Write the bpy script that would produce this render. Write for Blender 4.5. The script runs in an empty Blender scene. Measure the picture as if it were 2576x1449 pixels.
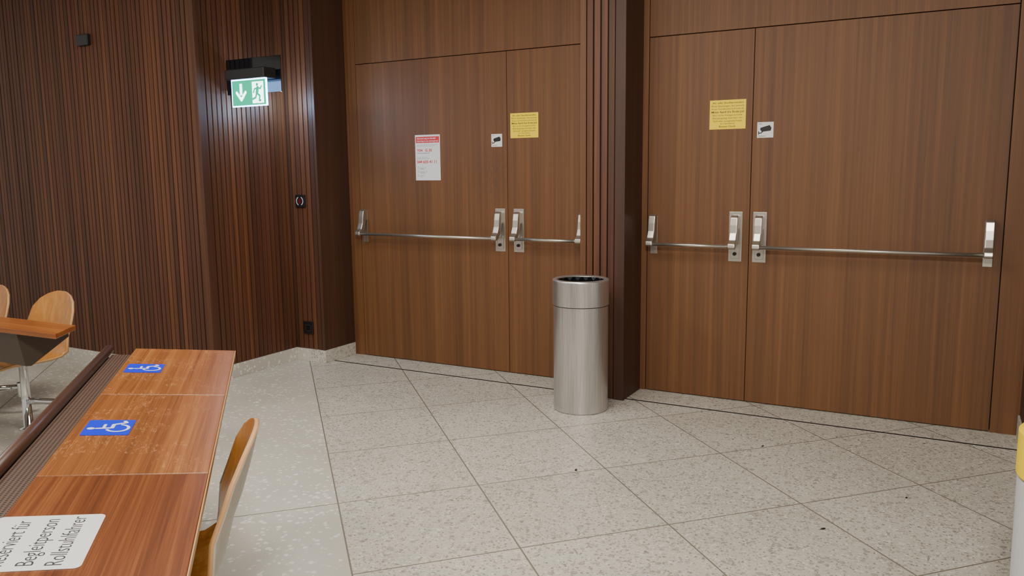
import bpy, bmesh, math, random
from mathutils import Vector, Matrix
random.seed(7)
C = bpy.context.scene.collection
def srgb(r,g,b):
    f=lambda c:(c/255/12.92) if c/255<=0.04045 else ((c/255+0.055)/1.055)**2.4
    return (f(r),f(g),f(b),1)
# ---------------------------------------------------------------- materials
def newmat(name):
    m=bpy.data.materials.new(name); m.use_nodes=True
    nt=m.node_tree; b=nt.nodes["Principled BSDF"]; return m,nt,b
def N(nt,t,**k):
    n=nt.nodes.new(t)
    for a,v in k.items():
        if a=="inp":
            for i,x in v.items(): n.inputs[i].default_value=x
        else: setattr(n,a,v)
    return n
def L(nt,a,b): nt.links.new(a,b)
def math_(nt,op,a,b=None,c=None):
    n=N(nt,"ShaderNodeMath",operation=op)
    for i,x in enumerate((a,b,c)):
        if x is None: continue
        if isinstance(x,(int,float)): n.inputs[i].default_value=x
        else: L(nt,x,n.inputs[i])
    return n.outputs[0]
def mix(nt,f,a,b,mode="MIX"):
    n=N(nt,"ShaderNodeMix",data_type="RGBA",blend_type=mode)
    for i,x in ((0,f),(6,a),(7,b)):
        if isinstance(x,(int,float,tuple)): n.inputs[i].default_value=x
        else: L(nt,x,n.inputs[i])
    return n.outputs[2]
def ramp(nt,fac,stops):
    n=N(nt,"ShaderNodeValToRGB"); e=n.color_ramp.elements
    while len(e)>1: e.remove(e[0])
    e[0].position=stops[0][0]; e[0].color=stops[0][1]
    for p,c in stops[1:]:
        x=e.new(p); x.color=c
    L(nt,fac,n.inputs[0]); return n.outputs[0]
def plain(name,col,rough=.5,metal=0,emit=0,noise=0.06):
    m,nt,b=newmat(name)
    tc=N(nt,"ShaderNodeTexCoord"); no=N(nt,"ShaderNodeTexNoise",inp={"Scale":60.,"Detail":3.})
    L(nt,tc.outputs["Object"],no.inputs["Vector"])
    d=tuple(c*(1-noise) for c in col[:3])+(1,); l=tuple(min(1,c*(1+noise)) for c in col[:3])+(1,)
    o=mix(nt,no.outputs[0],d,l)
    L(nt,o,b.inputs["Base Color"]); b.inputs["Roughness"].default_value=rough; b.inputs["Metallic"].default_value=metal
    if emit:
        L(nt,o,b.inputs["Emission Color"]); b.inputs["Emission Strength"].default_value=emit
    return m
def wood(name,dark,mid,light,grain="Z",rough=.42,tint=False,across=1.0,streak=.5,scratch=0,fine=.5,smudge_shade=None):
    m,nt,b=newmat(name)
    tc=N(nt,"ShaderNodeTexCoord"); oi=N(nt,"ShaderNodeObjectInfo")
    off=N(nt,"ShaderNodeVectorMath",operation="ADD")
    sc=N(nt,"ShaderNodeVectorMath",operation="SCALE"); sc.inputs[0].default_value=(13,17,11); L(nt,oi.outputs["Random"],sc.inputs["Scale"])
    L(nt,tc.outputs["Object"],off.inputs[0]); L(nt,sc.outputs[0],off.inputs[1])
    def layer(al,ac,detail,dist):
        mp=N(nt,"ShaderNodeMapping"); s=[ac*across]*3; s["XYZ".index(grain)]=al
        mp.inputs["Scale"].default_value=s; L(nt,off.outputs[0],mp.inputs["Vector"])
        no=N(nt,"ShaderNodeTexNoise",inp={"Scale":1.,"Detail":detail,"Distortion":dist,"Roughness":.6})
        L(nt,mp.outputs[0],no.inputs["Vector"]); return no.outputs[0]
    big=layer(.12,5,2,.2); med=layer(.45,28,4,.3); fi=layer(2.5,170,4,.1)
    f=math_(nt,"ADD",math_(nt,"MULTIPLY",big,streak),math_(nt,"MULTIPLY",med,1-streak))
    f=math_(nt,"ADD",math_(nt,"MULTIPLY",f,1-fine*.4),math_(nt,"MULTIPLY",fi,fine*.4))
    col=ramp(nt,f,[(.34,dark),(.5,mid),(.66,light)])
    if tint:
        at=N(nt,"ShaderNodeAttribute",attribute_name="tint"); col=mix(nt,1.0,col,at.outputs["Color"],"MULTIPLY")
    if scratch:
        mp=N(nt,"ShaderNodeMapping"); mp.inputs["Scale"].default_value=(30,9,30); mp.inputs["Rotation"].default_value=(0,0,.7)
        L(nt,off.outputs[0],mp.inputs["Vector"])
        v=N(nt,"ShaderNodeTexNoise",inp={"Scale":3.,"Detail":8.,"Roughness":.75,"Distortion":1.5}); L(nt,mp.outputs[0],v.inputs["Vector"])
        v2=N(nt,"ShaderNodeTexNoise",inp={"Scale":6.,"Detail":2.}); L(nt,off.outputs[0],v2.inputs["Vector"])
        s=math_(nt,"MULTIPLY",math_(nt,"GREATER_THAN",v.outputs[0],.56),math_(nt,"GREATER_THAN",v2.outputs[0],.52))
        col=mix(nt,math_(nt,"MULTIPLY",s,scratch),col,srgb(190,135,90))
    if smudge_shade:
        for (cx,cz,rx,rz,st) in smudge_shade:
            mp=N(nt,"ShaderNodeMapping"); mp.inputs["Location"].default_value=(-cx/rx,0,-cz/rz); mp.inputs["Scale"].default_value=(1/rx,0,1/rz)
            L(nt,tc.outputs["Object"],mp.inputs[0])
            ln=N(nt,"ShaderNodeVectorMath",operation="LENGTH"); L(nt,mp.outputs[0],ln.inputs[0])
            fall=math_(nt,"MAXIMUM",math_(nt,"SUBTRACT",1.,ln.outputs["Value"]),0.)
            mp2=N(nt,"ShaderNodeMapping"); mp2.inputs["Scale"].default_value=(90,1,16); mp2.inputs["Rotation"].default_value=(0,.12,0); L(nt,tc.outputs["Object"],mp2.inputs[0])
            nz=N(nt,"ShaderNodeTexNoise",inp={"Scale":1.6,"Detail":8.,"Roughness":.75}); L(nt,mp2.outputs[0],nz.inputs[0])
            fz=math_(nt,"MULTIPLY",math_(nt,"MINIMUM",math_(nt,"MULTIPLY",fall,1.2),1.),math_(nt,"MULTIPLY",math_(nt,"MAXIMUM",math_(nt,"SUBTRACT",nz.outputs[0],.42),0.),4.*st))
            fz=math_(nt,"MINIMUM",fz,.6)
            col=mix(nt,fz,col,srgb(50,32,20))
    L(nt,col,b.inputs["Base Color"]); b.inputs["Roughness"].default_value=rough
    bp=N(nt,"ShaderNodeBump",inp={"Strength":.06,"Distance":.002}); L(nt,fi,bp.inputs["Height"]); L(nt,bp.outputs[0],b.inputs["Normal"])
    return m
M={}
DW=(srgb(80,49,23),srgb(98,61,29),srgb(114,74,38))
M["door"]=wood("door_veneer",*DW,rough=.6,across=1.5,streak=.35)
M["door1"]=wood("door_veneer_smudge_shade",*DW,rough=.6,across=1.5,streak=.35,smudge_shade=[(1.24,1.50,.20,.30,.6),(.7,1.055,.7,.06,.4)])  # dirt smudge near the lock; band over the bar paints its shadow with grime
M["slat"]=wood("slat_wood",srgb(60,33,17),srgb(84,48,27),srgb(108,66,39),tint=True,rough=.6,streak=.3)
M["slatone"]=wood("slat_wood_plain",srgb(54,30,16),srgb(74,42,24),srgb(94,57,34),rough=.6,streak=.3)
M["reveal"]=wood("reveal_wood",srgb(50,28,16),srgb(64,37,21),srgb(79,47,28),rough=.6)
M["desk"]=wood("desk_wood",srgb(76,37,14),srgb(108,58,26),srgb(140,85,42),grain="Y",rough=.3,across=1.5,streak=.3,fine=.9)
M["deskworn"]=wood("desk_wood_worn",srgb(92,50,20),srgb(130,77,33),srgb(162,106,54),grain="Y",rough=.33,across=1.6,streak=.35,scratch=.4,fine=.9)
M["deskx"]=wood("desk_wood_cross",srgb(112,60,22),srgb(146,84,36),srgb(172,110,54),grain="X",rough=.28)
M["ply"]=wood("ply_front",srgb(138,86,34),srgb(162,106,44),srgb(182,130,62),grain="Z",rough=.25,across=1.5)
M["plyback_glare"]=wood("ply_back_glare",srgb(148,138,124),srgb(170,161,147),srgb(188,181,168),grain="Z",rough=.4)  # wood of the shell's back side, its pale glare put into the colour
M["edge"]=plain("ply_edge",srgb(176,134,88),.5)
M["rail"]=wood("rail_wood",srgb(50,30,20),srgb(74,46,32),srgb(96,64,46),grain="Y",rough=.35)
M["dark"]=plain("dark_gap",srgb(22,14,10),.8)
M["black"]=plain("black_plastic",srgb(24,24,26),.35)
M["gloss"]=plain("black_gloss",srgb(16,18,22),.08)
M["brown"]=plain("brown_metal",srgb(74,62,52),.45,.3)
M["steel"]=plain("satin_steel",srgb(190,184,174),.32,.9)
M["chrome"]=plain("chrome",srgb(215,215,215),.08,1)
M["white"]=plain("white_card",srgb(215,215,215),.35,noise=.02)
M["yellow"]=plain("yellow_card",srgb(240,208,0),.5,noise=.02)
M["ink"]=plain("ink",srgb(20,20,20),.6)
M["inky"]=plain("ink_on_yellow",srgb(70,64,10),.6)
M["grey"]=plain("grey_ink",srgb(90,90,94),.6)
M["red"]=plain("red_ink",srgb(200,34,42),.5)
M["blue"]=plain("blue_card",srgb(4,36,220),.3,noise=.02)
M["lightgrey"]=plain("light_grey_plastic",srgb(190,190,192),.5)
M["green"]=plain("sign_green",srgb(0,158,120),.4,emit=1.5,noise=.01)
M["lit"]=plain("sign_lit_white",srgb(225,245,255),.4,emit=5,noise=.01)
M["litedge"]=plain("sign_edge_light",srgb(150,195,255),.3,emit=16,noise=.01)
M["concrete"]=plain("ceiling_paint",srgb(150,145,138),.8)
def brushed():
    m,nt,b=newmat("brushed_steel")
    tc=N(nt,"ShaderNodeTexCoord"); mp=N(nt,"ShaderNodeMapping"); mp.inputs["Scale"].default_value=(300,300,4)
    L(nt,tc.outputs["Object"],mp.inputs[0]); no=N(nt,"ShaderNodeTexNoise",inp={"Scale":1.,"Detail":3.}); L(nt,mp.outputs[0],no.inputs[0])
    L(nt,ramp(nt,no.outputs[0],[(.3,srgb(182,178,176)),(.7,srgb(212,210,208))]),b.inputs["Base Color"])
    b.inputs["Metallic"].default_value=.9; b.inputs["Roughness"].default_value=.30; b.inputs["Anisotropic"].default_value=.5
    bp=N(nt,"ShaderNodeBump",inp={"Strength":.05,"Distance":.001}); L(nt,no.outputs[0],bp.inputs["Height"]); L(nt,bp.outputs[0],b.inputs["Normal"])
    return m
M["brushed"]=brushed()
def perf():
    m,nt,b=newmat("perforated_metal")
    tc=N(nt,"ShaderNodeTexCoord"); sx=N(nt,"ShaderNodeSeparateXYZ"); L(nt,tc.outputs["Object"],sx.inputs[0])
    p=.011
    u=math_(nt,"PINGPONG",sx.outputs[0],p/2); v=math_(nt,"PINGPONG",sx.outputs[1],p/2)
    d=math_(nt,"SQRT",math_(nt,"ADD",math_(nt,"MULTIPLY",u,u),math_(nt,"MULTIPLY",v,v)))
    L(nt,mix(nt,math_(nt,"LESS_THAN",d,.0033),srgb(92,70,56),srgb(22,15,12)),b.inputs["Base Color"])
    b.inputs["Roughness"].default_value=.45; b.inputs["Metallic"].default_value=.2
    return m
M["perf"]=perf()
def terrazzo(name,tiles):
    m,nt,b=newmat(name)
    g=N(nt,"ShaderNodeNewGeometry"); sx=N(nt,"ShaderNodeSeparateXYZ"); L(nt,g.outputs["Position"],sx.inputs[0])
    x,y=sx.outputs[0],sx.outputs[1]
    s=math_(nt,"ADD",x,y); q=math_(nt,"ADD",math_(nt,"SUBTRACT",x,y),math_(nt,"MULTIPLY",s,.026))
    def vor(scale,r=1.):
        n=N(nt,"ShaderNodeTexVoronoi",inp={"Scale":scale,"Randomness":r}); L(nt,g.outputs["Position"],n.inputs["Vector"])
        c=N(nt,"ShaderNodeSeparateColor"); L(nt,n.outputs["Color"],c.inputs[0]); return n.outputs["Distance"],c.outputs[0],c.outputs[1]
    big=N(nt,"ShaderNodeTexNoise",inp={"Scale":1.3,"Detail":3.}); L(nt,g.outputs["Position"],big.inputs["Vector"])
    base=ramp(nt,big.outputs[0],[(.3,srgb(173,169,157)),(.7,srgb(189,185,173))])
    d,c1,c2=vor(42.)
    chip=math_(nt,"MULTIPLY",math_(nt,"LESS_THAN",d,math_(nt,"MULTIPLY",c1,.62)),math_(nt,"GREATER_THAN",c2,.25))
    right=mix(nt,math_(nt,"MULTIPLY",chip,.8),base,ramp(nt,c2,[(.25,srgb(132,128,119)),(.5,srgb(160,154,144)),(.75,srgb(140,136,130)),(1,srgb(204,200,191))]))
    d,c1,c2=vor(105.)
    chip=math_(nt,"LESS_THAN",d,math_(nt,"MULTIPLY",c1,.75))
    right=mix(nt,math_(nt,"MULTIPLY",chip,.8),right,ramp(nt,c2,[(0,srgb(108,103,94)),(.45,srgb(169,163,151)),(1,srgb(216,212,203))]))
    d,c1,c2=vor(46.)
    chip=math_(nt,"MULTIPLY",math_(nt,"LESS_THAN",d,math_(nt,"MULTIPLY",c1,.58)),math_(nt,"GREATER_THAN",c2,.42))
    left=mix(nt,math_(nt,"MULTIPLY",chip,.85),base,ramp(nt,c1,[(.3,srgb(150,145,133)),(.5,srgb(200,197,187)),(.9,srgb(218,215,206))]))
    col=mix(nt,math_(nt,"LESS_THAN",s,.30),right,left)
    if tiles:
        a=math_(nt,"PINGPONG",math_(nt,"SUBTRACT",s,.30-94.5),.4725)
        b1=math_(nt,"PINGPONG",math_(nt,"ADD",q,4.145+98.5),.4925)
        b2=math_(nt,"PINGPONG",math_(nt,"ADD",q,5.13+96.),3.)
        isl=math_(nt,"LESS_THAN",s,.30)
        bb=math_(nt,"ADD",math_(nt,"MULTIPLY",b2,isl),math_(nt,"MULTIPLY",b1,math_(nt,"SUBTRACT",1.,isl)))
        line=math_(nt,"LESS_THAN",math_(nt,"MINIMUM",a,bb),.0048)
        ti=N(nt,"ShaderNodeCombineXYZ"); L(nt,math_(nt,"FLOOR",math_(nt,"DIVIDE",math_(nt,"SUBTRACT",s,.30),.945)),ti.inputs[0])
        L(nt,math_(nt,"FLOOR",math_(nt,"DIVIDE",math_(nt,"ADD",q,4.145),.985)),ti.inputs[1])
        wn=N(nt,"ShaderNodeTexWhiteNoise",noise_dimensions="3D"); L(nt,ti.outputs[0],wn.inputs["Vector"])
        tv=ramp(nt,wn.outputs["Value"],[(0,(.93,.93,.92,1)),(1,(1,1,1,1))])
        col=mix(nt,1.,col,tv,"MULTIPLY")
        col=mix(nt,line,col,srgb(110,103,92))
    L(nt,col,b.inputs["Base Color"]); b.inputs["Roughness"].default_value=.42
    return m
M["floor"]=terrazzo("terrazzo_floor",True); M["stone"]=terrazzo("terrazzo_plain",False)
# ---------------------------------------------------------------- geometry helpers
def obj(name,verts,faces,mats,parent=None,loc=None,smooth=False,fm=None):
    me=bpy.data.meshes.new(name); me.from_pydata([tuple(v) for v in verts],[],faces); me.update()
    if not isinstance(mats,(list,tuple)): mats=[mats]
    for m in mats: me.materials.append(M[m] if isinstance(m,str) else m)
    if fm:
        for p,i in zip(me.polygons,fm): p.material_index=i
    if smooth:
        for p in me.polygons: p.use_smooth=True
    o=bpy.data.objects.new(name,me); C.objects.link(o)
    if parent: o.parent=parent
    if loc is not None: o.location=loc
    return o
BF=[(0,3,2,1),(4,5,6,7),(0,1,5,4),(1,2,6,5),(2,3,7,6),(3,0,4,7)]
def bv(x0,x1,y0,y1,z0,z1): return [(x0,y0,z0),(x1,y0,z0),(x1,y1,z0),(x0,y1,z0),(x0,y0,z1),(x1,y0,z1),(x1,y1,z1),(x0,y1,z1)]
def merge(parts):
    V=[];F=[]
    for v,f in parts:
        n=len(V); V+=list(v); F+=[tuple(i+n for i in a) for a in f]
    return V,F
def bevel(o,w=.002,seg=2):
    m=o.modifiers.new("bevel","BEVEL"); m.width=w; m.segments=seg; m.limit_method="ANGLE"; return o
def box(name,b,mat,parent=None,bw=.002,loc=None):
    o=obj(name,bv(*b),BF,mat,parent,loc)
    if bw: bevel(o,bw)
    return o
def boxes(name,bl,mat,parent=None,bw=0,loc=None):
    v,f=merge([(bv(*b),BF) for b in bl]); o=obj(name,v,f,mat,parent,loc)
    if bw: bevel(o,bw)
    return o
def lathe(prof,n=64,cx=0,cy=0):
    V=[];F=[]
    for r,z in prof:
        for i in range(n):
            a=2*math.pi*i/n; V.append((cx+r*math.cos(a),cy+r*math.sin(a),z))
    for j in range(len(prof)-1):
        for i in range(n):
            k=(i+1)%n; F.append((j*n+i,j*n+k,(j+1)*n+k,(j+1)*n+i))
    return V,F
def tube(pts,r,n=16):
    pts=[Vector(p) for p in pts]; V=[];F=[]
    for j,p in enumerate(pts):
        d=((pts[min(j+1,len(pts)-1)]-pts[max(j-1,0)])).normalized()
        a=d.orthogonal().normalized() if j==0 else (a-d*a.dot(d)).normalized()
        b=d.cross(a)
        for i in range(n):
            t=2*math.pi*i/n; V.append(p+a*r*math.cos(t)+b*r*math.sin(t))
    for j in range(len(pts)-1):
        for i in range(n):
            k=(i+1)%n; F.append((j*n+i,j*n+k,(j+1)*n+k,(j+1)*n+i))
    F.append(tuple(reversed(range(n)))); F.append(tuple((len(pts)-1)*n+i for i in range(n)))
    return V,F
def prism_x(poly,x0,x1):   # poly in (y,z)
    n=len(poly); V=[(x0,y,z) for y,z in poly]+[(x1,y,z) for y,z in poly]
    F=[tuple(range(n)),tuple(reversed(range(n,2*n)))]+[(i,i+n,(i+1)%n+n,(i+1)%n) for i in range(n)]
    return V,F
def prism_z(poly,z0,z1):
    n=len(poly); V=[(x,y,z0) for x,y in poly]+[(x,y,z1) for x,y in poly]
    F=[tuple(reversed(range(n))),tuple(range(n,2*n))]+[(i,(i+1)%n,(i+1)%n+n,i+n) for i in range(n)]
    return V,F
def top(o,label,cat,group=None):
    o["label"]=label; o["category"]=cat
    if group: o["group"]=group
    return o
def struct(o): o["kind"]="structure"; return o
def empty(name,loc,rotz=0):
    e=bpy.data.objects.new(name,None); C.objects.link(e); e.location=loc; e.rotation_euler=(0,0,rotz); e.empty_display_size=.1; return e
# flat art in (x,y), z up
def disc2(cx,cy,r,z,n=32,sx=1): return [(cx+sx*r*math.cos(2*math.pi*i/n),cy+r*math.sin(2*math.pi*i/n),z) for i in range(n)],[tuple(range(n))]
def rect2(x0,x1,y0,y1,z): return [(x0,y0,z),(x1,y0,z),(x1,y1,z),(x0,y1,z)],[(0,1,2,3)]
def poly2(p,z): return [(x,y,z) for x,y in p],[tuple(range(len(p)))]
def stroke2(pts,w,z):
    parts=[]
    for k,((ax,ay),(bx,by)) in enumerate(zip(pts,pts[1:])):
        d=Vector((bx-ax,by-ay)); l=d.length
        if l<1e-9: continue
        n=Vector((-d.y,d.x))/l*w/2
        parts.append(([(ax+n.x,ay+n.y,z),(ax-n.x,ay-n.y,z),(bx-n.x,by-n.y,z),(bx+n.x,by+n.y,z)],[(0,1,2,3)]))
    for k,(ax,ay) in enumerate(pts): parts.append(disc2(ax,ay,w/2,z+.00001*(k%2+1),12))
    return merge(parts)
def arc(cx,cy,r,a0,a1,n=24): return [(cx+r*math.cos(math.radians(a0+(a1-a0)*i/n)),cy+r*math.sin(math.radians(a0+(a1-a0)*i/n))) for i in range(n+1)]
def rrect(x0,x1,y0,y1,r):
    return arc(x1-r,y1-r,r,0,90,6)+arc(x0+r,y1-r,r,90,180,6)+arc(x0+r,y0+r,r,180,270,6)+arc(x1-r,y0+r,r,270,360,6)
def textline(body,x0,y,h,z,x1=None,weight=0.,maxw=None):
    cu=bpy.data.curves.new("t","FONT"); cu.body=body; cu.size=1; cu.offset=weight; cu.resolution_u=3
    o=bpy.data.objects.new("t",cu); C.objects.link(o)
    bpy.context.view_layer.update(); dg=bpy.context.evaluated_depsgraph_get()
    me=bpy.data.meshes.new_from_object(o.evaluated_get(dg))
    V=[v.co.copy() for v in me.vertices]; F=[tuple(p.vertices) for p in me.polygons]
    bpy.data.objects.remove(o); bpy.data.curves.remove(cu); bpy.data.meshes.remove(me)
    a=min(v.x for v in V); b=max(v.x for v in V); sy=h/.7
    sx=(x1-x0)/(b-a) if x1 is not None else sy
    return [(x0+(v.x-a)*sx,y+v.y*sy,z) for v in V],F
# ---------------------------------------------------------------- ROOM
YD=5.21
struct(obj("floor",[(-9,-3,0),(3,-3,0),(3,5.4,0),(-9,5.4,0),(-9,-3,-.1),(3,-3,-.1),(3,5.4,-.1),(-9,5.4,-.1)],[(0,1,2,3),(7,6,5,4),(0,4,5,1),(1,5,6,2),(2,6,7,3),(3,7,4,0)],"floor"))
struct(box("ceiling",(-9,3,-3,5.4,3.2,3.3),"concrete",bw=0))
def slat_wall(name,axis,a0,a1,face,sgn,z0,z1,pitch=.046,gap=.010,depth=.03):
    parts=[];tints=[]
    n=max(1,round((a1-a0)/pitch)); p=(a1-a0)/n
    def bx(u0,u1,f0,f1):
        lo,hi=min(f0,f1),max(f0,f1)
        return bv(u0,u1,lo,hi,z0,z1) if axis=="x" else bv(lo,hi,u0,u1,z0,z1)
    for i in range(n):
        dd=random.uniform(0,.003)
        parts.append((bx(a0+i*p+gap/2,a0+(i+1)*p-gap/2,face-sgn*dd,face-sgn*(depth+.002)),BF))
        k=random.uniform(.62,1.15); tints+=[(k,k*random.uniform(.92,1.04),k*random.uniform(.88,1.02),1)]*8
    parts.append((bx(a0,a1,face-sgn*depth,face-sgn*(depth+.05)),BF)); tints+=[(.10,.09,.08,1)]*8
    v,f=merge(parts); o=obj(name,v,f,"slat")
    ca=o.data.color_attributes.new("tint","FLOAT_COLOR","POINT")
    for i,t in enumerate(tints): ca.data[i].color=t
    return struct(o)
slat_wall("wall_left","x",-9,-4.70,4.0,-1,.09,3.2)
slat_wall("wall_left_return","y",4.031,4.84,-4.67,1,.09,3.2)
struct(box("wall_left_corner",(-4.704,-4.668,3.999,4.033,.09,3.2),"slatone",bw=.001))
slat_wall("wall_left_niche","x",-4.69,-4.395,4.84,-1,.09,3.2,pitch=.049)
struct(box("wall_left_reveal",(-4.395,-4.37,4.838,5.25,.09,3.2),"reveal"))
struct(boxes("baseboard_left",[(-9,-4.66,3.99,4.05,0,.10)],"stone",bw=.002))
struct(boxes("baseboard_left_return",[(-4.70,-4.66,4.052,4.829,0,.10)],"stone",bw=.002))
struct(boxes("baseboard_niche",[(-4.70,-4.36,4.83,4.875,0,.10)],"stone",bw=.002))
struct(boxes("baseboard_reveal",[(-4.40,-4.36,4.877,5.205,0,.10)],"stone",bw=.002))
struct(box("wall_back",(-4.75,3,5.27,5.37,0,3.2),"dark",bw=0))
i=1
for b in [(-4.26,-2.22,YD,5.26,2.355,3.2),(-1.82,.225,YD,5.26,2.355,3.2),(-4.37,-4.265,YD,5.26,0,3.2),(-2.215,-2.165,YD,5.26,0,3.2),(-1.865,-1.825,YD,5.26,0,3.2),(.23,.37,YD,5.26,0,3.2)]:
    struct(box("trim_%d"%i,b,"door",bw=.001)); i+=1
struct(box("wall_pillar",(-2.165,-1.862,4.905,YD-.002,0,3.2),"reveal",bw=0))
struct(box("trim_7",(-2.17,-2.13,4.885,4.904,0,3.2),"door",bw=.001))
slat_wall("wall_pillar_slats","x",-2.128,-1.93,4.885,-1,0,3.2,pitch=.0495,gap=.011,depth=.018)
struct(box("trim_8",(-1.928,-1.86,4.88,4.904,0,3.2),"reveal",bw=.001))
struct(box("wall_right_reveal",(.37,.40,4.84,5.25,.09,3.2),"reveal"))
slat_wall("wall_right","x",.40,3,4.84,-1,.09,3.2)
struct(box("baseboard_right",(.36,3,4.83,4.87,0,.12),"stone"))
struct(box("baseboard_right_reveal",(.36,.405,4.872,5.205,0,.12),"stone"))
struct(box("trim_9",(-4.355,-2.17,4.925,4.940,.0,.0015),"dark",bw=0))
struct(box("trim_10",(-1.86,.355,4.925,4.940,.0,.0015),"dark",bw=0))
# ---------------------------------------------------------------- DOORS
ARM=[(0,1.205),(.030,1.212),(.050,1.198),(.060,1.15),(.066,1.10),(.085,1.055),(.112,1.035),(.116,1.012),(.104,1.0),(.072,1.012),(.044,1.045),(.028,1.09),(.02,1.12),(0,1.13)]
def door(n,x0,x1,lockx,hingex,mat="door"):
    o=box("door_%d"%n,(0,x1-x0,0,.045,.006,2.35),mat,bw=.0015,loc=(x0,YD,0)); struct(o)
    def local(x): return x-x0
    l=local(lockx); h=local(hingex)
    pl=box("lock_plate",(l-.042,l+.042,-.004,0,.915,1.232),"steel",o,.0015)
    box("lock_escutcheon",(l-.026,l+.026,-.010,-.004,.935,1.03),"steel",o,.003)
    v,f=lathe([(0,0),(.011,0),(.011,.012),(0,.012)],20)
    v=[(l+a,-.010-c,.965+b) for a,b,c in v]; obj("keyhole",v,f,"dark",o)
    hp=box("end_plate",(h-.024,h+.024,-.004,0,.945,1.20),"steel",o,.0015)
    sg=1 if h>l else -1
    for c in (l,h):
        v,f=prism_x([(-y,z) for y,z in ARM],c-.023,c+.023); a=obj("bar_arm",v,f,"steel",o); bevel(a,.005,3)
    v,f=tube([(l+sg*.01,-.098,1.018),(h-sg*.01,-.098,1.018)],.0115,20); obj("push_bar",v,f,"steel",o,smooth=True)
    return o
door(1,-4.26,-2.893,-2.955,-4.215,"door1")
door(2,-2.889,-2.22,-2.80,-2.285)
door(3,-1.82,-1.152,-1.235,-1.775)
door(4,-1.148,.225,-1.085,.16)
# ---------------------------------------------------------------- NOTICES
def notice(name,x0,x1,z0,z1,mat,label,cat,y=YD,group=None,thick=.001):
    w=x1-x0;h=z1-z0
    o=box(name,(0,w,0,h,0,thick),mat,bw=0,loc=(x0,y-.0005,z0)); o.rotation_euler=(math.pi/2,0,0)
    top(o,label,cat,group); return o,w,h
YL=[("An alle Studierenden",.07,.93,.875,.062,.01),("Bitte bestätigen Sie jeweils",.05,.95,.77,.055,0),("Ihren Garderobenschrank ab",.06,.94,.67,.055,0),("Mitte April bis Ende Juli",.05,.95,.56,.065,.02),
("Bei nicht fristgerechter",.09,.91,.455,.055,0),("Bestätigung werden die",.09,.91,.355,.055,0),("Zylinder ausgewechselt.",.09,.91,.255,.055,0),("Ihr Hausdienst",.3,.7,.175,.035,.01),("Besten Dank",.27,.73,.065,.062,.01)]
for a in [(-2.862,-2.637,1.738,1.913,"yellow notice taped to narrow wooden door leaf beside pillar"),(-1.418,-1.192,1.75,1.93,"yellow notice to students on narrow wooden door leaf")]:
    o,w,h=notice("notice",a[0],a[1],a[2],a[3],"yellow",a[4],"notice",group="yellow locker notices on the doors")
    v,f=merge([textline(t,p*w,yy*h,hh*h,.0014,x1=q*w,weight=wt) for t,p,q,yy,hh,wt in YL]); obj("lettering",v,f,"inky",o)
for a in [(-3.022,-2.932,1.68,1.772,"white video surveillance sticker with black camera on wide door leaf"),(-1.12,-1.022,1.69,1.785,"white video surveillance sticker high on widest door leaf")]:
    o,w,h=notice("surveillance_sticker",a[0],a[1],a[2],a[3],"white",a[4],"sticker",group="surveillance camera stickers")
    z=.0014
    parts=[poly2([(x*w,y*h) for x,y in [(.20,.64),(.76,.80),(.88,.62),(.84,.44),(.30,.38),(.18,.52)]],z),
           stroke2([(.36*w,.42*h),(.24*w,.30*h),(.10*w,.30*h)],.06*w,z),rect2(.07*w,.12*w,.2*h,.42*h,z)]
    obj("camera_symbol",*merge(parts),"ink",o)
    obj("lettering",*textline("Video",.08*w,.86*h,.06*h,z,x1=.3*w,weight=.01),"ink",o)
    obj("small_print",*merge([rect2(.08*w,(.08+q)*w,y*h,(y+.012)*h,z) for q,y in [(.45,.13),(.5,.10),(.4,.07)]]),"grey",o)
o,w,h=notice("emergency_sign",-3.70,-3.472,1.44,1.785,"white","white emergency alerting sign with red lettering on door","sign",thick=.003)
z=.0034
hd=obj("header_band",*poly2([(.03*w,.825*h),(.97*w,.825*h),(.97*w,.96*h),(.03*w,.96*h)],z),"red",o)
obj("header_lettering",*merge([textline("Alarmierung im Notfall",.07*w,.905*h,.032*h,z+.0004,x1=.83*w,weight=.01),textline("Alerting in an emergency",.07*w,.85*h,.032*h,z+.0004,x1=.94*w,weight=.01)]),"white",o)
obj("building_lettering",*textline("Y04",.06*w,.635*h,.056*h,z,x1=.29*w,weight=.03),"red",o)
obj("room_lettering",*textline("G 30",.40*w,.635*h,.056*h,z,x1=.68*w,weight=.03),"red",o)
obj("phone_number_lettering",*textline("044 635 41 11",.06*w,.38*h,.060*h,z,x1=.86*w,weight=.03),"red",o)
obj("heading_lettering",*merge([textline("Bezeichnen Sie den Standort / Name location",.06*w,.775*h,.014*h,z,x1=.9*w,weight=.01),textline("Ort und Raum-Nummer / Place, room",.06*w,.745*h,.014*h,z,x1=.78*w,weight=.01)]),"grey",o)
obj("address_lettering",*textline("Winterthurerstrasse 190",.06*w,.59*h,.022*h,z,x1=.58*w,weight=.02),"grey",o)
obj("phone_heading_lettering",*merge([textline("Notrufnummer intern",.06*w,.50*h,.014*h,z,x1=.48*w,weight=.01),textline("Internal emergency number",.06*w,.475*h,.014*h,z,x1=.58*w,weight=.01)]),"grey",o)
for k,(t,e) in enumerate([("Sanität 144",.42),("Feuerwehr 118",.46),("Polizei 117",.36)]):
    yy=.27-.085*k
    obj("service_lettering",*merge([textline(t,.18*w,yy*h,.017*h,z,x1=e*w,weight=.01),rect2(.18*w,(e-.08)*w,(yy-.025)*h,(yy-.018)*h,z)]),"grey",o)
    obj("service_symbol",*stroke2([(.08*w,(yy-.01)*h),(.08*w,(yy+.03)*h),(.12*w,(yy+.03)*h),(.12*w,(yy-.01)*h),(.08*w,(yy-.01)*h)],.0016,z),"grey",o)
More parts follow.
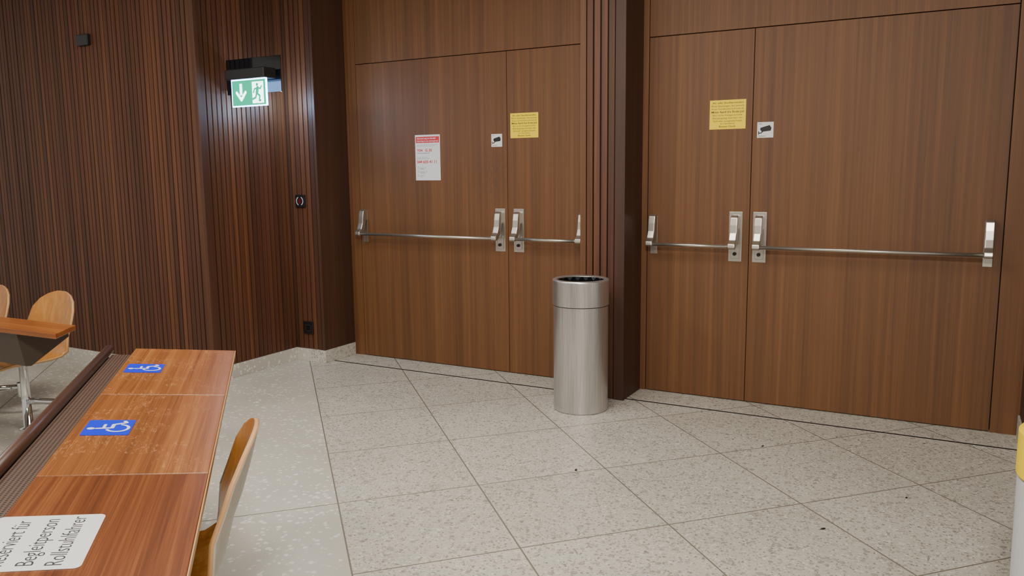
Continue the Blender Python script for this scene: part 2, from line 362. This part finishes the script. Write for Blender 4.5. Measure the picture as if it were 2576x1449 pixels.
# ---------------------------------------------------------------- WALL DEVICES
o,w,h=notice("wall_speaker",-5.92,-5.785,2.475,2.555,"black","small black box fixed high on slatted wood wall","wall device",y=4.004,thick=.03); bevel(o,.003)
obj("speaker_grille",*merge([rect2(.08*w,.92*w,(.12+.13*k)*h,(.18+.13*k)*h,.0305) for k in range(6)]),"gloss",o)
o,w,h=notice("alarm_button",-4.602,-4.505,1.238,1.338,"black","black square wall button with red and white ring","button",y=4.845,thick=.018); bevel(o,.004)
obj("ring",*stroke2(arc(w*.5,h*.5,w*.34,-60,60),.006,.0186),"white",o)
obj("ring",*stroke2(arc(w*.5,h*.5,w*.34,120,240),.006,.0186),"white",o)
obj("red_lens",*disc2(w*.5,h*.5,w*.22,.019,32,.7),plain("dark_red",srgb(90,20,22),.3),o)
o,w,h=notice("wall_socket",-4.578,-4.482,.225,.325,"black","black wall socket low on slatted wood","socket",y=4.845,thick=.016); bevel(o,.003)
obj("socket_opening",*rect2(w*.3,w*.7,h*.3,h*.68,.0165),"gloss",o); obj("socket_frame",*stroke2([(w*.26,h*.26),(w*.74,h*.26),(w*.74,h*.72),(w*.26,h*.72),(w*.26,h*.26)],.003,.0166),"brown",o)
# ---------------------------------------------------------------- EXIT SIGN
ex=empty("exit_sign",(-4.66,4.26,2.065)); top(ex,"illuminated green emergency exit sign with arrow on black plate","exit sign")
box("back_plate",(0,.525,0,.008,0,.245),"gloss",ex,.002)
boxes("bracket",[(-.005,.03,.008,.05,.03,.2)],"black",ex)
hb=box("lamp_housing",(.13,.50,-.135,-.02,.085,.155),"black",ex,.006)
boxes("housing_mount",[(.2,.42,-.03,0,.09,.14)],"black",ex)
SX0,SX1,SZ0,SZ1=.165,.497,-.10,.085
pn=box("sign_panel",(SX0,SX1,-.113,-.103,SZ0,SZ1),"litedge",ex,.001)
def facing(name,parts,mat,dy):
    v,f=merge(parts); v=[(a,-.113-dy-c,b) for a,b,c in v]; return obj(name,v,f,mat,ex)
e=.008
facing("green_field",[rect2(SX0+e,SX1-e,SZ0+e,SZ1-e,0)],"green",.0012)
W=SX1-SX0;Hh=SZ1-SZ0
ax=SX0+.28*W; az=SZ0
facing("arrow",[rect2(ax-.012,ax+.012,az+.42*Hh,az+.84*Hh,0),stroke2([(ax-.042,az+.52*Hh),(ax,az+.25*Hh),(ax+.042,az+.52*Hh)],.020,0)],"lit",.0022)
dx=SX0+.60*W
facing("doorway",[rect2(dx,dx+.32*W,az+.1*Hh,az+.88*Hh,0)],"lit",.0022)
P=lambda x,y:(dx+x*.32*W,az+(.1+.78*y)*Hh)
man=[disc2(*P(.46,.86),.0105,0.0),stroke2([P(.5,.70),P(.42,.48)],.026,0),stroke2([P(.5,.72),P(.74,.66),P(.84,.78)],.011,0),stroke2([P(.46,.70),P(.22,.66),P(.12,.50)],.011,0),
 stroke2([P(.42,.46),P(.66,.34),P(.62,.12),P(.72,.12)],.014,0),stroke2([P(.40,.46),P(.30,.26),P(.04,.20)],.014,0)]
facing("running_figure",man,"green",.0032)
# ---------------------------------------------------------------- STEEL BIN
bn=empty("waste_bin",(-2.045,4.615,0)); top(bn,"tall round brushed steel waste bin beside the pillar","waste bin")
obj("bin_body",*lathe([(.0,.0),(.165,.0),(.172,.004),(.172,.668),(.160,.668),(.160,.02),(0,.02)],96),"brushed",bn)
obj("bin_collar",*lathe([(.174,.672),(.176,.674),(.176,.822),(.170,.83),(.150,.83),(.146,.822),(.146,.676),(.174,.672)],96),"brushed",bn)
obj("rim",*lathe([(.176,.822),(.175,.831),(.165,.836),(.151,.834),(.146,.826)],96),"brushed",bn,smooth=True)
n=96
prof=[(.1455,.826),(.143,.80),(.140,.7),(.135,.5),(.12,.1),(0,.09)]
v,f=lathe(prof,n); v=[(x*(1+.02*math.sin(17*math.atan2(y,x))),y*(1+.02*math.sin(17*math.atan2(y,x))),z) if z<.82 else (x,y,z) for x,y,z in v]
obj("bin_liner",v,f,"gloss",bn,smooth=True)
for c in bn.children:
    if c.name.startswith(("bin_body","bin_collar")):
        for p in c.data.polygons: p.use_smooth=True
        m=c.modifiers.new("e","EDGE_SPLIT"); m.split_angle=math.radians(35)
# ---------------------------------------------------------------- RECYCLING BIN
rb=empty("recycling_bin",(.393,2.725,0)); top(rb,"light grey round recycling bin with yellow top","recycling bin")
obj("bin_body",*lathe([(0,0),(.185,0),(.19,.005),(.195,.60),(.18,.60),(.17,.02),(0,.02)],64),"lightgrey",rb,smooth=False)
obj("bin_lid",*lathe([(.197,.605),(.199,.61),(.199,.735),(.17,.765),(.09,.77),(.085,.765),(.085,.66)],64),"yellow",rb)
# ---------------------------------------------------------------- NEAR DESK
al=math.radians(5.5); r2=math.sqrt(.5)
d=Vector((-r2,r2,0)); e2=Vector((r2*math.cos(al),r2*math.cos(al),-math.sin(al))); nn=e2.cross(d)
O=Vector((-.598*r2,-.598*r2,.77))
Md=Matrix(((e2.x,d.x,nn.x,O.x),(e2.y,d.y,nn.y,O.y),(e2.z,d.z,nn.z,O.z),(0,0,0,1)))
dk=empty("lecture_desk",(0,0,0)); dk.matrix_world=Md; top(dk,"reddish wooden lecture hall desk row with perforated strip and rail","desk")
TT=[3.71,2.95,2.165,1.38]
for k in range(3):
    o=box("desktop_panel",(0,.40,TT[k+1]+.002,TT[k]-.002,-.026,0),"deskworn" if k<2 else "desk",dk,.002)
    ebm=box("panel_edging",(.4005,.404,TT[k+1]+.002,TT[k]-.002,-.026,-.0005),"edge",dk,.001)
box("perforated_strip",(-.085,-.002,1.38,3.66,-.026,-.018),"perf",dk,.001)
obj("rail",*tube([(-.105,1.38,-.008),(-.105,3.72,-.008)],.019,20),"rail",dk,smooth=True)
boxes("modesty_panel",[(-.10,-.085,1.38,3.66,-.40,-.03)],"brown",dk)
for t in (1.9,3.3):
    o=box("leg",(.10,.16,t-.03,t+.03,-.70,-.028),"brown",dk,.004)
box("foot_bar",(-.05,.36,1.88,1.92,-.735,-.70),"brown",dk,.004)
def on_desk(name,t0,t1,c0,c1,mat,label,cat,r,group=None):
    w=t1-t0;h=c1-c0
    pos=Md@Vector((c1,t0,.0006))
    Mx=Matrix(((d.x,-e2.x,nn.x,pos.x),(d.y,-e2.y,nn.y,pos.y),(d.z,-e2.z,nn.z,pos.z),(0,0,0,1)))
    o=obj(name,*prism_z(rrect(0,w,0,h,r),0,.001),mat); o.matrix_world=Mx; top(o,label,cat,group); return o,w,h
for a in [(3.268,3.408,.02,.150,"blue wheelchair sticker on the end desk panel"),(2.492,2.640,.030,.158,"blue wheelchair sticker on scratched middle desk panel")]:
    o,w,h=on_desk("wheelchair_sticker",a[0],a[1],a[2],a[3],"blue",a[4],"sticker",.004,"wheelchair stickers on desk")
    S=lambda x,y:(x*w,y*h); z=.0014; lw=.058*w
    parts=[disc2(*S(.42,.86),.07*w,z),stroke2([S(.42,.74),S(.45,.42),S(.68,.42),S(.80,.17),S(.90,.22)],lw*1.25,z),stroke2([S(.44,.60),S(.68,.60)],lw,z),
           stroke2([(p[0]*w,p[1]*h) for p in arc(.44,.30,.23,118,345)],lw,z)]
    obj("wheelchair_symbol",*merge(parts),"white",o)
o,w,h=on_desk("reserved_sign",1.650,1.912,-.006,.204,"white","white reserved sign with black lettering stuck on desk","sign",.014)
z=.0014
for t,dy,x0,x1 in [("Reserviert für",.070,.022,.236),("Begleitperson",.123,.020,.240),("Rollstuhlfahrer",.174,.016,.250)]:
    obj("lettering",*textline(t,x0,h-dy,.032,z,x1=x1,weight=-.008),"ink",o)
# ---------------------------------------------------------------- CHAIRS
def shell(name,parent,topz=.80,rec=.11,wing=.045,w=.215):
    prof=[(rec,topz),(rec*.985,topz-.006),(rec*.95,topz-.02),(rec*.88,topz-.05),(rec*.75,topz-.10),(rec*.55,topz-.17),(rec*.3,topz-.24),(rec*.08,.50),(-.02,.455),(-.06,.432),(-.12,.425),(-.2,.425),(-.28,.43),(-.34,.432),(-.375,.428),(-.395,.42),(-.40,.417)]
    n=24;V=[];F=[]
    L0=[0]
    for a,b in zip(prof,prof[1:]): L0.append(L0[-1]+math.dist(a,b))
    T=L0[-1]
    for (y,z),l in zip(prof,L0):
        R=.17
        ww=w*math.sqrt(max(0.02,1-max(0,(R-l)/R)**2.4)) 
        lf=T-l; R2=.07
        if lf<R2: ww=ww*(.75+.25*math.sqrt(max(0,1-((R2-lf)/R2)**2)))
        bk=max(0,min(1,(z-.45)/.08))
        for i in range(n+1):
            u=-1+2*i/n; x=u*ww
            q=(x/w)**2
            V.append((x,y-wing*q*bk,z+.012*q*(1-bk)))
    for j in range(len(prof)-1):
        for i in range(n):
            a=j*(n+1)+i; F.append((a,a+1,a+n+2,a+n+1))
    o=obj(name,V,F,["plyback_glare","ply","edge"],parent,smooth=True)
    m=o.modifiers.new("s","SOLIDIFY"); m.thickness=.013; m.offset=0; m.material_offset=1; m.material_offset_rim=2; m.use_even_offset=True
    return o
def chair(loc,rot,label,topz=.80,arm=True,group=None,side=1,wing=.045):
    c=empty("lecture_chair",loc,rot); top(c,label,"chair",group)
    shell("seat_shell",c,topz,wing=wing)
    obj("column",*lathe([(0,.0),(.05,.0),(.05,.008),(.026,.014),(.024,.38),(.05,.40),(.05,.414),(0,.414)],32,0,-.17),"chrome",c,smooth=True)
    if arm:
        p=[(0,-.17,.17),(side*.10,-.14,.175),(side*.25,-.10,.18),(side*.34,-.02,.18)]
        obj("swing_arm",*tube(p,.018,16),"chrome",c,smooth=True)
        obj("arm_pivot",*lathe([(0,.12),(.026,.12),(.026,.21),(0,.21)],24,side*.35,-.01),"chrome",c,smooth=False)
    return c
g="bent plywood lecture chairs"
tq,sq=2.25,-.185
chair((-tq*r2+sq*r2,tq*r2+sq*r2,0),math.radians(-45),"bent plywood chair with pale-lit back tucked under the desk",.83,arm=False,group=g,wing=.04)
chair((-4.83,2.90,0),0,"orange bent plywood chair on chrome column behind desk",.80,group=g)
chair((-5.50,2.90,0),0,"orange bent plywood chair beside another plywood chair",.80,group=g)
# ---------------------------------------------------------------- FAR DESK
fd=empty("lecture_desk",(-4.6,2.3,0)); top(fd,"wooden lecture desk end with brown metal shelf below","desk")
q=[(-3.74,2.28,.757),(-4.08,2.60,.717),(-6.3,2.52,.717),(-6.3,2.16,.757)]
V=[(x+4.6,y-2.3,z) for x,y,z in q]+[(x+4.6,y-2.3,z-.026) for x,y,z in q]
o=obj("desktop_panel",V,[(0,1,2,3),(7,6,5,4),(0,4,5,1),(1,5,6,2),(2,6,7,3),(3,7,4,0)],"deskx",fd); bevel(o,.003)
v,f=prism_x([(.0,.725),(.03,.55),(.06,.545),(.27,.66),(.27,.69)],-1.7,.50); obj("book_shelf",v,f,"brown",fd)
obj("leg",*lathe([(0,0),(.05,0),(.05,.008),(.024,.014),(.024,.58),(0,.58)],24,-.75,.12),"chrome",fd,smooth=True)
# ---------------------------------------------------------------- FLOOR CRUMBS
crumb=None
for k,(x,y) in enumerate([(-.86,4.39),(-1.62,3.60),(-.09,4.83),(-.13,3.97),(-.42,3.45)]):
    if crumb is None:
        crumb=obj("litter_crumb",*prism_z([(.012,0),(.004,.006),(-.01,.005),(-.013,-.003),(-.002,-.006)],0,.002),"ink"); o=crumb
    else: o=crumb.copy(); C.objects.link(o)
    o.location=(x,y,0.0002); o.rotation_euler=(0,0,random.uniform(0,6)); o.scale=(random.uniform(.5,1.1),)*3
    top(o,"tiny dark crumb lying on the terrazzo floor","litter","crumbs on the floor")
# ---------------------------------------------------------------- LIGHTS
def area(name,loc,size,power,col,target=None,sy=None):
    l=bpy.data.lights.new(name,"AREA"); l.energy=power; l.color=col; l.shape="RECTANGLE"; l.size=size; l.size_y=sy or size
    o=bpy.data.objects.new(name,l); C.objects.link(o); o.location=loc
    if target: o.rotation_euler=(Vector(target)-Vector(loc)).to_track_quat("-Z","Y").to_euler()
    return o
area("ceiling_light",(.1,-.2,3.12),.5,220,(1,.94,.86),(-1.3,2.6,0))
area("ceiling_light",(-2.2,2.6,3.15),1.6,98,(1,.94,.86))
area("ceiling_light",(-4.8,1.6,3.15),.9,80,(1,.94,.86))
for loc,en in (((-4.50,4.66,2.04),7),((-4.50,4.40,1.97),5)):
    pl=bpy.data.lights.new("sign_glow","POINT"); pl.energy=en; pl.color=(.42,.68,1); pl.shadow_soft_size=.03
    po=bpy.data.objects.new("sign_glow",pl); C.objects.link(po); po.location=loc
w=bpy.data.worlds.new("world"); bpy.context.scene.world=w; w.use_nodes=True
w.node_tree.nodes["Background"].inputs[0].default_value=(1,.94,.86,1); w.node_tree.nodes["Background"].inputs[1].default_value=.65
# ---------------------------------------------------------------- CAMERA
th=math.radians(8.17);ro=.011;ph=math.radians(28.8)
F=Vector((-math.sin(ph)*math.cos(th),math.cos(ph)*math.cos(th),-math.sin(th))); R0=Vector((math.cos(ph),math.sin(ph),0)); U0=R0.cross(F)
R=(R0-ro*U0).normalized(); U=(U0+ro*R0).normalized(); B=-F
cam=bpy.data.cameras.new("camera"); cam.sensor_width=36; cam.lens=2040/2576*36; cam.clip_start=.05
co=bpy.data.objects.new("camera",cam); C.objects.link(co)
co.matrix_world=Matrix(((R.x,U.x,B.x,0),(R.y,U.y,B.y,0),(R.z,U.z,B.z,1.5),(0,0,0,1)))
bpy.context.scene.camera=co
